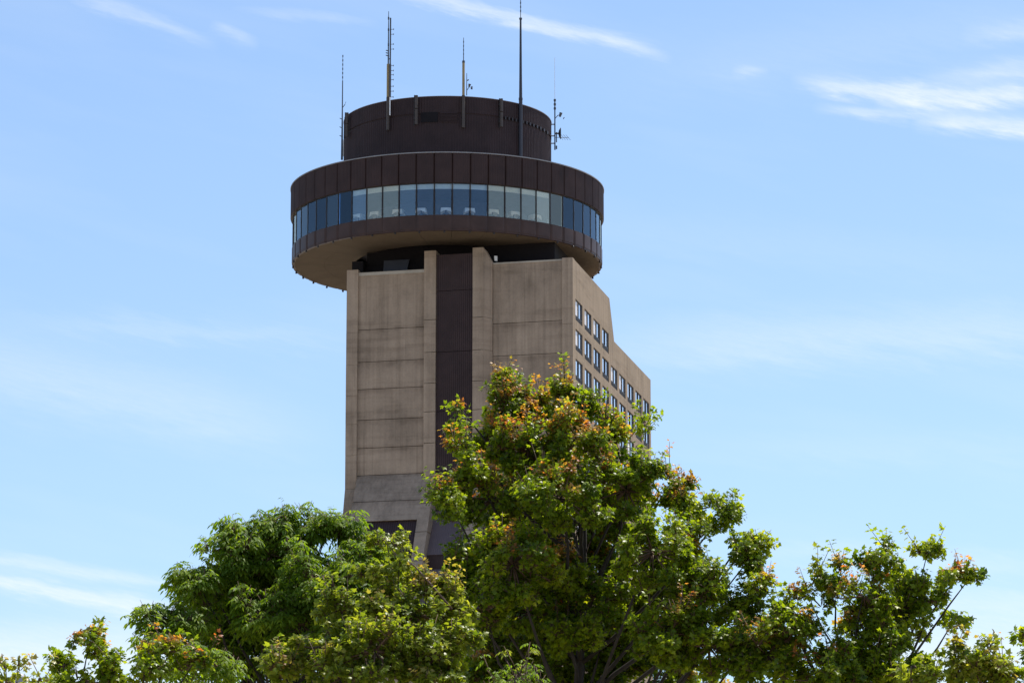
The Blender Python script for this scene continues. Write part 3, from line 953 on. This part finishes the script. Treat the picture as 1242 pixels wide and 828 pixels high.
def tree(name, label, base_px, Y, blobs, style, mat, density=.58, young_bias=.35, leaf=.061, lower=None, group=None, fork=.55, tips=1.0, sub=15, slope=.55, seed=1, trunk_r=.2, cat='tree'):
    """blobs: (x, y, rx, ry, depth offset) of leaf clumps in the view direction at depth Y."""
    g = np.random.default_rng(seed)
    px = Y / F
    B = []
    ytop = min(b[1] - b[3] for b in blobs)
    for b in blobs:
        dY = b[4] + 10 if b[4] < -5 else b[4] - (slope * (b[1] - ytop) * px if b[4] < .6 else 0)     # the crown spreads towards its foot
        c = at(b[0], b[1], Y + dY)
        bx_, bz_ = max(b[2] * .6, b[2] - 2), max(b[3] * .6, b[3] - 2)
        B.append((c, np.array([bx_ * px, (bx_ + bz_) * .5 * px, bz_ * px]), 1.0))
    for q in (lower or []):
        B.append((np.array([q[0], Y + q[1], q[2]]), np.array([q[3], q[3], q[4]]), .35))
    bx = at(base_px, 700, Y)[0]
    base = np.array([bx, Y, 0.0])
    root = empty(name, base)
    tag(root, label, cat, group)
    top = max(b[0][2] for b in B)
    zmin = min(b[0][2] - b[1][2] for b in B)
    fork_z = max(1.5, top * fork)
    # trunk
    tm = MB()
    nseg = 7
    spine = []
    for i in range(nseg):
        k = i / (nseg - 1)
        z = k * (top - .6)
        w = .12 * math.sin(k * 5 + seed) * min(1, k * 3)
        spine.append(np.array([bx + w, Y + .12 * math.sin(k * 4 + seed * 2) * min(1, k * 3), z]))
    rad = [trunk_r * (1.25 if i == 0 else 1) * (1 - .97 * i / (nseg - 1)) ** 1.35 + .010 for i in range(nseg)]
    tm.tube(spine, rad, 9)
    tm.build('trunk', M['bark'], root, True)
    def on_spine(z):
        zs_ = [s_[2] for s_ in spine]
        return np.array([np.interp(z, zs_, [s_[0] for s_ in spine]), np.interp(z, zs_, [s_[1] for s_ in spine]), z])
    lm = MB()
    zyoung = top - .42 * (top - at(600, 828, Y)[2])
    P_, D_, N_, S_, H_, Yg = [], [], [], [], [], []
    for (c, r, dens) in B:
        # limb to the clump
        horiz = np.linalg.norm(c[:2] - base[:2])
        z0 = max(fork_z * .55, c[2] - r[2] - .35 * horiz - .9)
        z0 = min(z0, top - .8)
        a = on_spine(z0)
        mid = (a + c) / 2 + np.array([0, 0, -.12 * horiz]) + g.normal(0, .06, 3)
        rr = .012 + .018 * min(1.5, np.max(r)) + .004 * horiz
        pts = [a, a * .55 + mid * .45 + g.normal(0, .03, 3), mid, (mid + c) / 2 + g.normal(0, .05, 3), c + np.array([0, 0, r[2] * .15])]
        lm.tube(pts, [rr * 1.3, rr * 1.1, rr * .85, rr * .6, rr * .25], 6)
        area = math.pi * r[0] * r[2] / px ** 2
        nleaf = area * density * dens
        # the clump is made of small sprays sitting on and inside its shell
        nsub = max(2, int(area / (sub * sub * 1.15) * (1 if dens > .9 else .12)))
        sd = unit(g.normal(0, 1, (nsub, 3)) + np.array([0, 0, .22]))
        sc = c + sd * r * (g.uniform(.25, 1.0, nsub) ** .6)[:, None] * .92
        sr = sub * px * g.uniform(.7, 1.35, nsub) * (1 if dens > .9 else 2.5)
        for j in range(nsub):
            lm.tube([c + (sc[j] - c) * .12, (c + sc[j]) / 2 + np.array([0, 0, -.04]), sc[j] - np.array([0, 0, sr[j] * .5])], [.014, .010, .006], 4, 1)
        per = nleaf / nsub
        n_ = 9 if style != 'pinnate' else 3
        ntw = max(3, int(per / (n_ if style != 'pinnate' else n_ * 5) + .5))
        for j in range(nsub):
            spray_young = (sd[j, 2] > -.1) and dens > .9 and g.random() < young_bias * (1.5 if sc[j][2] > zyoung else .55)
            spray_hue = g.normal(0, .13)
            d = unit(g.normal(0, 1, (ntw, 3)) + np.array([0, 0, .35]) + sd[j] * .7)
            for i in range(ntw):
                st = sc[j] - np.array([0, 0, sr[j] * .5]) + d[i] * sr[j] * .15
                e_ = sc[j] + d[i] * sr[j] * np.array([1.15, 1.15, .75]) * g.uniform(.6, 1.1)
                isTip = d[i, 2] > .35
                shoot = False
                if isTip and sd[j, 2] > .3 and dens > .9 and g.random() < .26 * tips:
                    shoot = True
                    e_ = e_ + np.array([g.normal(0, .07), g.normal(0, .07), g.uniform(.06, .26)])
                lm.tube([st, e_], [.006, .003], 3, 1)
                m = max(2, int(n_ * g.uniform(.7, 1.35)))
                tt = g.uniform(.25, 1.05, m)
                if shoot:
                    m += 3; tt = np.concatenate([tt, g.uniform(.8, 1.03, 3)])
                pos = st + (e_ - st) * tt[:, None]
                axis = unit(e_ - st)
                side = unit(np.cross(np.tile(axis, (m, 1)), g.normal(0, 1, (m, 3))))
                yv = np.clip((tt - .45) * 3.0, 0, 1) * (1.0 if (spray_young and d[i, 2] > .1) else 0.0) * g.uniform(.45, 1, m)
                dirs = unit(side * .85 + axis * .5 + np.array([0, 0, -.3]) + g.normal(0, .3, (m, 3)))
                nr = unit(np.array([0, 0, .75]) + d[i] * .7 + sd[j] * .4 + g.normal(0, .40, (m, 3)))
                sz = leaf * g.uniform(.65, 1.25, m) * (1 - .3 * yv)
                hue = np.clip(.45 + spray_hue + g.normal(0, .16, m), 0, 1)
                if style == 'pinnate':
                    for q in range(m):
                        sk = unit(dirs[q] * np.array([1, 1, .5]))
                        ln = leaf * 1.7
                        lat = unit(np.cross(sk, [0, 0, 1.0]))
                        for al, la in ((.35, 1), (.35, -1), (.68, 1), (.68, -1), (1.0, 0)):
                            P_.append(pos[q] + sk * ln * al + np.array([0, 0, -.35 * ln * al * al]))
                            D_.append(unit(sk * .6 + lat * la * .8 + np.array([0, 0, -.65])))
                            N_.append(unit(np.array([0, 0, .8]) + d[i] * .4 + lat * la * .4 + g.normal(0, .4, 3)))
                            S_.append(leaf * g.uniform(.8, 1.25)); H_.append(hue[q]); Yg.append(yv[q] * .6)
                else:
                    pos = pos + side * (leaf * .5)
                    P_.extend(pos); D_.extend(dirs); N_.extend(nr); S_.extend(sz); H_.extend(hue); Yg.extend(yv)
    lm.build('branches', [M['bark'], M['twig']], root, True)
    tpl = leaf_template(LANCE, .5) if style == 'pinnate' else leaf_template(MAPLE, .55)
    leaf_mesh('crown', np.array(P_), np.array(D_), np.array(N_), np.array(S_), np.array(H_), np.array(Yg), tpl, mat, root)
    return root, len(P_)

tot_leaves = 0
def add_tree(*a, **k):
    global tot_leaves
    r, n = tree(*a, **k)
    tot_leaves += n
    return r

GT = 'leafy trees in front of the tower'
# tall central maple with orange new leaves
A = [(690, 488, 30, 28, 0), (652, 492, 20, 20, .3), (612, 492, 34, 34, .2), (556, 512, 9, 26, -.2), (565, 560, 26, 32, -.3), (640, 545, 46, 40, 0), (590, 535, 22, 30, .4), (700, 535, 46, 38, -.4),
     (746, 540, 28, 30, .2), (782, 512, 8, 16, .3), (772, 568, 20, 18, .5), (738, 505, 8, 16, 0), (545, 608, 26, 24, -.5), (598, 605, 50, 36, .2), (680, 605, 66, 46, -.6), (760, 595, 54, 44, -.1),
     (814, 588, 24, 26, .4), (845, 618, 28, 28, .3), (880, 622, 22, 22, .1), (908, 648, 17, 26, -.2), (902, 690, 15, 26, -.1), (912, 725, 20, 16, .2), (572, 678, 32, 30, .1), (556, 700, 24, 22, .2), (622, 685, 62, 46, -.3), (700, 695, 64, 50, .9),
     (792, 670, 54, 46, -.5), (838, 668, 30, 34, .2), (850, 725, 42, 42, -.2), (588, 740, 38, 38, .2), (668, 768, 74, 50, .9), (755, 765, 64, 50, .8), (812, 768, 50, 46, -.2), (860, 785, 50, 42, .0),
     (700, 640, 60, 50, .9), (640, 720, 60, 50, 1.1), (780, 720, 60, 50, 1.0), (720, 800, 80, 40, .8), (600, 800, 50, 40, .7), (905, 790, 44, 36, .1), (830, 830, 60, 26, .6), (700, 830, 80, 26, .6), (590, 830, 50, 24, .6), (890, 750, 34, 28, .2), (685, 560, 52, 50, .7), (625, 610, 60, 50, .8), (755, 625, 50, 42, .8), (830, 700, 50, 44, .7), (690, 466, 12, 12, 0), (684, 700, 44, 34, -10.6), (735, 728, 40, 34, -10.5), (690, 770, 50, 38, -10.7), (640, 745, 36, 34, -10.6), (606, 466, 12, 12, .2), (640, 500, 24, 22, .3), (553, 490, 7, 12, -.2), (905, 668, 16, 30, -.1)]
LOW = lambda x0, z0, n, sp, r: [(x0 + sp * (k - (n - 1) / 2), (-1) ** k * .8, z0 - (k % 2) * .8, r, r * .8) for k in range(n)]
add_tree('maple_tree', 'tall central maple with orange new leaves, its crown covering the foot of the tower', 700, 50, A, 'maple', M['leaf_maple'],
         young_bias=.30, lower=LOW(.8, 6.6, 4, 1.5, 1.4), group=GT, seed=3, trunk_r=.24)
# green box elder left of the tower
Bb = [(345, 640, 44, 28, .2), (285, 662, 40, 30, 0), (395, 650, 34, 30, .3), (425, 675, 30, 28, .2), (238, 708, 32, 30, .1), (196, 752, 26, 24, 0), (318, 705, 62, 42, .8), (392, 705, 54, 42, -.2), (446, 700, 32, 30, 0),
      (262, 765, 44, 40, .9), (340, 770, 50, 44, .9), (420, 765, 56, 42, .0), (205, 790, 30, 28, -.2), (248, 800, 44, 26, -1.0), (480, 760, 40, 40, .3), (380, 628, 28, 24, .1), (420, 640, 24, 24, .2), (345, 625, 36, 20, .1), (450, 668, 28, 26, .2), (462, 705, 24, 22, .1), (290, 645, 26, 22, .1), (330, 690, 70, 48, .9), (300, 690, 44, 34, -10.0), (350, 680, 44, 34, -10.1), (255, 715, 36, 32, -10.1), (330, 740, 90, 60, 1.6), (320, 745, 46, 40, -10.9), (365, 760, 40, 36, -10.8), (255, 745, 50, 42, .9), (420, 715, 60, 52, .9), (180, 770, 24, 26, .2), (225, 760, 34, 34, .3), (300, 740, 60, 50, .9), (380, 740, 60, 50, .9), (300, 815, 70, 30, .6), (400, 815, 70, 34, .6)]
add_tree('box_elder_tree', 'dense dark green tree with drooping narrow leaflets, left of the tower', 330, 55, Bb, 'pinnate', M['leaf_elder'],
         density=.66, young_bias=.03, leaf=.085, lower=LOW(-3.4, 6.8, 3, 1.5, 1.4), group=GT, seed=5, tips=.25)
# small reddish maple, lower left
Cc = [(108, 782, 24, 24, 0), (78, 806, 16, 18, .1), (140, 806, 24, 20, -.1), (205, 790, 34, 16, .1), (176, 812, 30, 18, 0), (235, 806, 30, 18, .2), (100, 826, 50, 16, 0), (118, 762, 8, 10, 0)]
add_tree('young_maple_tree', 'small rust tinged maple at the lower left, in front of the dark green tree', 130, 44, Cc, 'maple', M['leaf_maple'],
         young_bias=.5, leaf=.067, lower=LOW(-4.6, 5.6, 3, .9, .9), group=GT, seed=8, trunk_r=.1, tips=.4, density=.34)
# pale flowering maple in front
Dd = [(468, 652, 18, 14, 0), (484, 682, 18, 13, -.1), (450, 690, 20, 16, 0), (510, 698, 20, 16, .1), (536, 712, 18, 16, .2), (518, 720, 24, 18, .1), (545, 728, 22, 18, .2), (412, 738, 30, 22, -.2), (462, 735, 40, 26, .1), (508, 748, 36, 28, 0), (552, 742, 24, 24, .2), (392, 785, 46, 26, .1),
      (455, 790, 58, 34, -.3), (530, 795, 46, 34, 0), (565, 775, 24, 24, .2), (338, 812, 40, 18, 0), (420, 818, 60, 24, -.1), (520, 826, 60, 22, .1)]
dt = add_tree('flowering_maple_tree', 'pale yellow green maple with flower clusters, front centre left, one bare brown branch', 470, 45, Dd, 'maple', M['leaf_pale'],
         density=.42, young_bias=.28, leaf=.066, lower=LOW(-1.5, 5.5, 3, 1.1, 1.0), group=GT, seed=11, trunk_r=.13)
mb = MB(); mb.tube([at(548, 738, 44.3), at(526, 712, 44.4), at(503, 686, 44.5), at(482, 674, 44.7), at(462, 650, 44.9)], [.014, .012, .010, .008, .004], 6)
mb.build('bare_branch', M['twig'], dt, True)
# low rounded shrub top at the bottom centre
add_tree('shrub', 'dull green rounded bush top at the bottom centre under the tall maple', 632, 40, [(628, 816, 30, 17, 0), (600, 828, 26, 14, .1), (655, 830, 26, 14, 0)], 'pinnate', M['leaf_elder'],
         density=.25, young_bias=.05, leaf=.05, lower=LOW(.1, 4.6, 2, .7, .7), seed=13, trunk_r=.07, cat='shrub')
# open branched maple on the right
Ff = [(1066, 680, 27, 24, 0), (1125, 672, 20, 20, .1), (1160, 702, 24, 18, -.1), (1128, 728, 42, 20, .2), (1162, 745, 20, 11, .1), (1178, 700, 14, 14, 0), (1100, 700, 26, 24, .3), (1098, 745, 34, 24, .2), (1002, 702, 26, 20, 0), (1048, 724, 42, 28, -.2), (980, 722, 20, 18, .2),
      (1036, 760, 26, 20, .3), (950, 745, 22, 18, 0), (962, 765, 38, 30, -.2), (1070, 768, 42, 36, .1), (930, 795, 50, 34, .2), (1010, 806, 66, 30, -.1), (1080, 806, 40, 30, .0), (925, 712, 16, 16, .1), (1020, 690, 12, 14, 0), (1000, 826, 90, 22, .2), (1100, 828, 40, 16, .2)]
add_tree('open_maple_tree', 'open branched maple on the right with separate leaf clumps against the sky', 1030, 48, Ff, 'maple', M['leaf_maple'],
         density=.40, young_bias=.26, leaf=.066, slope=.25, lower=LOW(4.2, 6.2, 3, 1.2, 1.1), group=GT, seed=17, trunk_r=.16)
# sunlit pale sapling, lower right
Gg = [(1156, 800, 20, 24, 0), (1192, 792, 15, 18, .1), (1182, 815, 30, 20, 0), (1216, 808, 20, 16, -.1), (1228, 822, 24, 14, .1), (1106, 806, 20, 14, .1), (1130, 824, 40, 14, 0), (1196, 776, 5, 10, 0)]
add_tree('sapling_tree', 'low sunlit sapling with yellowish young leaves at the lower right', 1180, 42, Gg, 'maple', M['leaf_pale'],
         density=.30, young_bias=.4, leaf=.072, lower=LOW(5.0, 5.0, 2, .8, .8), group=GT, seed=19, trunk_r=.08)
# sprig at the right edge
add_tree('sapling_tree', 'thin sapling cut by the right edge, round leaf tuft on a bare stem', 1239, 43, [(1241, 768, 12, 13, 0), (1247, 800, 8, 8, 0), (1256, 780, 14, 14, .1), (1250, 826, 12, 10, .1)], 'maple', M['leaf_maple'],
         density=.22, young_bias=.2, leaf=.075, lower=[(5.75, 0, 5.0, .5, .6)], group=GT, seed=23, trunk_r=.05)
# bare sprigs at the left edge
add_tree('sapling_tree', 'sparse sapling tips with few pinkish leaves at the lower left edge', 12, 42, [(6, 802, 4, 14, 0), (22, 806, 5, 16, .05), (10, 826, 16, 8, 0), (48, 822, 7, 8, 0)], 'maple', M['leaf_pale'],
         density=.09, young_bias=.9, leaf=.075, lower=[(-5.5, 0, 5.0, .6, .5)], group=GT, seed=29, trunk_r=.05)
print('leaves', tot_leaves)

# street lamp globe behind the sprigs
c = at(23, 825, 60)
t_ = empty('street_lamp', (c[0], c[1], 0)); tag(t_, 'grey rounded lamp top peeping up behind the sprigs at the left edge', 'street lamp')
mb = MB(); mb.tube([(c[0], c[1], 0), (c[0], c[1], c[2] - .15)], [.09, .06], 12); mb.build('pole', M['steel'], t_, True)
mb = MB()
prof = [(.001, c[2] + .125)] + [(.125 * math.sin(a_), c[2] + .125 * math.cos(a_)) for a_ in np.linspace(.2, 2.7, 12)] + [(.06, c[2] - .16)]
mb.lathe(c[0], c[1], prof, 20); mb.build('globe', M['globe'], t_, True)

for o in bpy.data.objects:
    if 'origin' in o.keys():
        del o['origin']
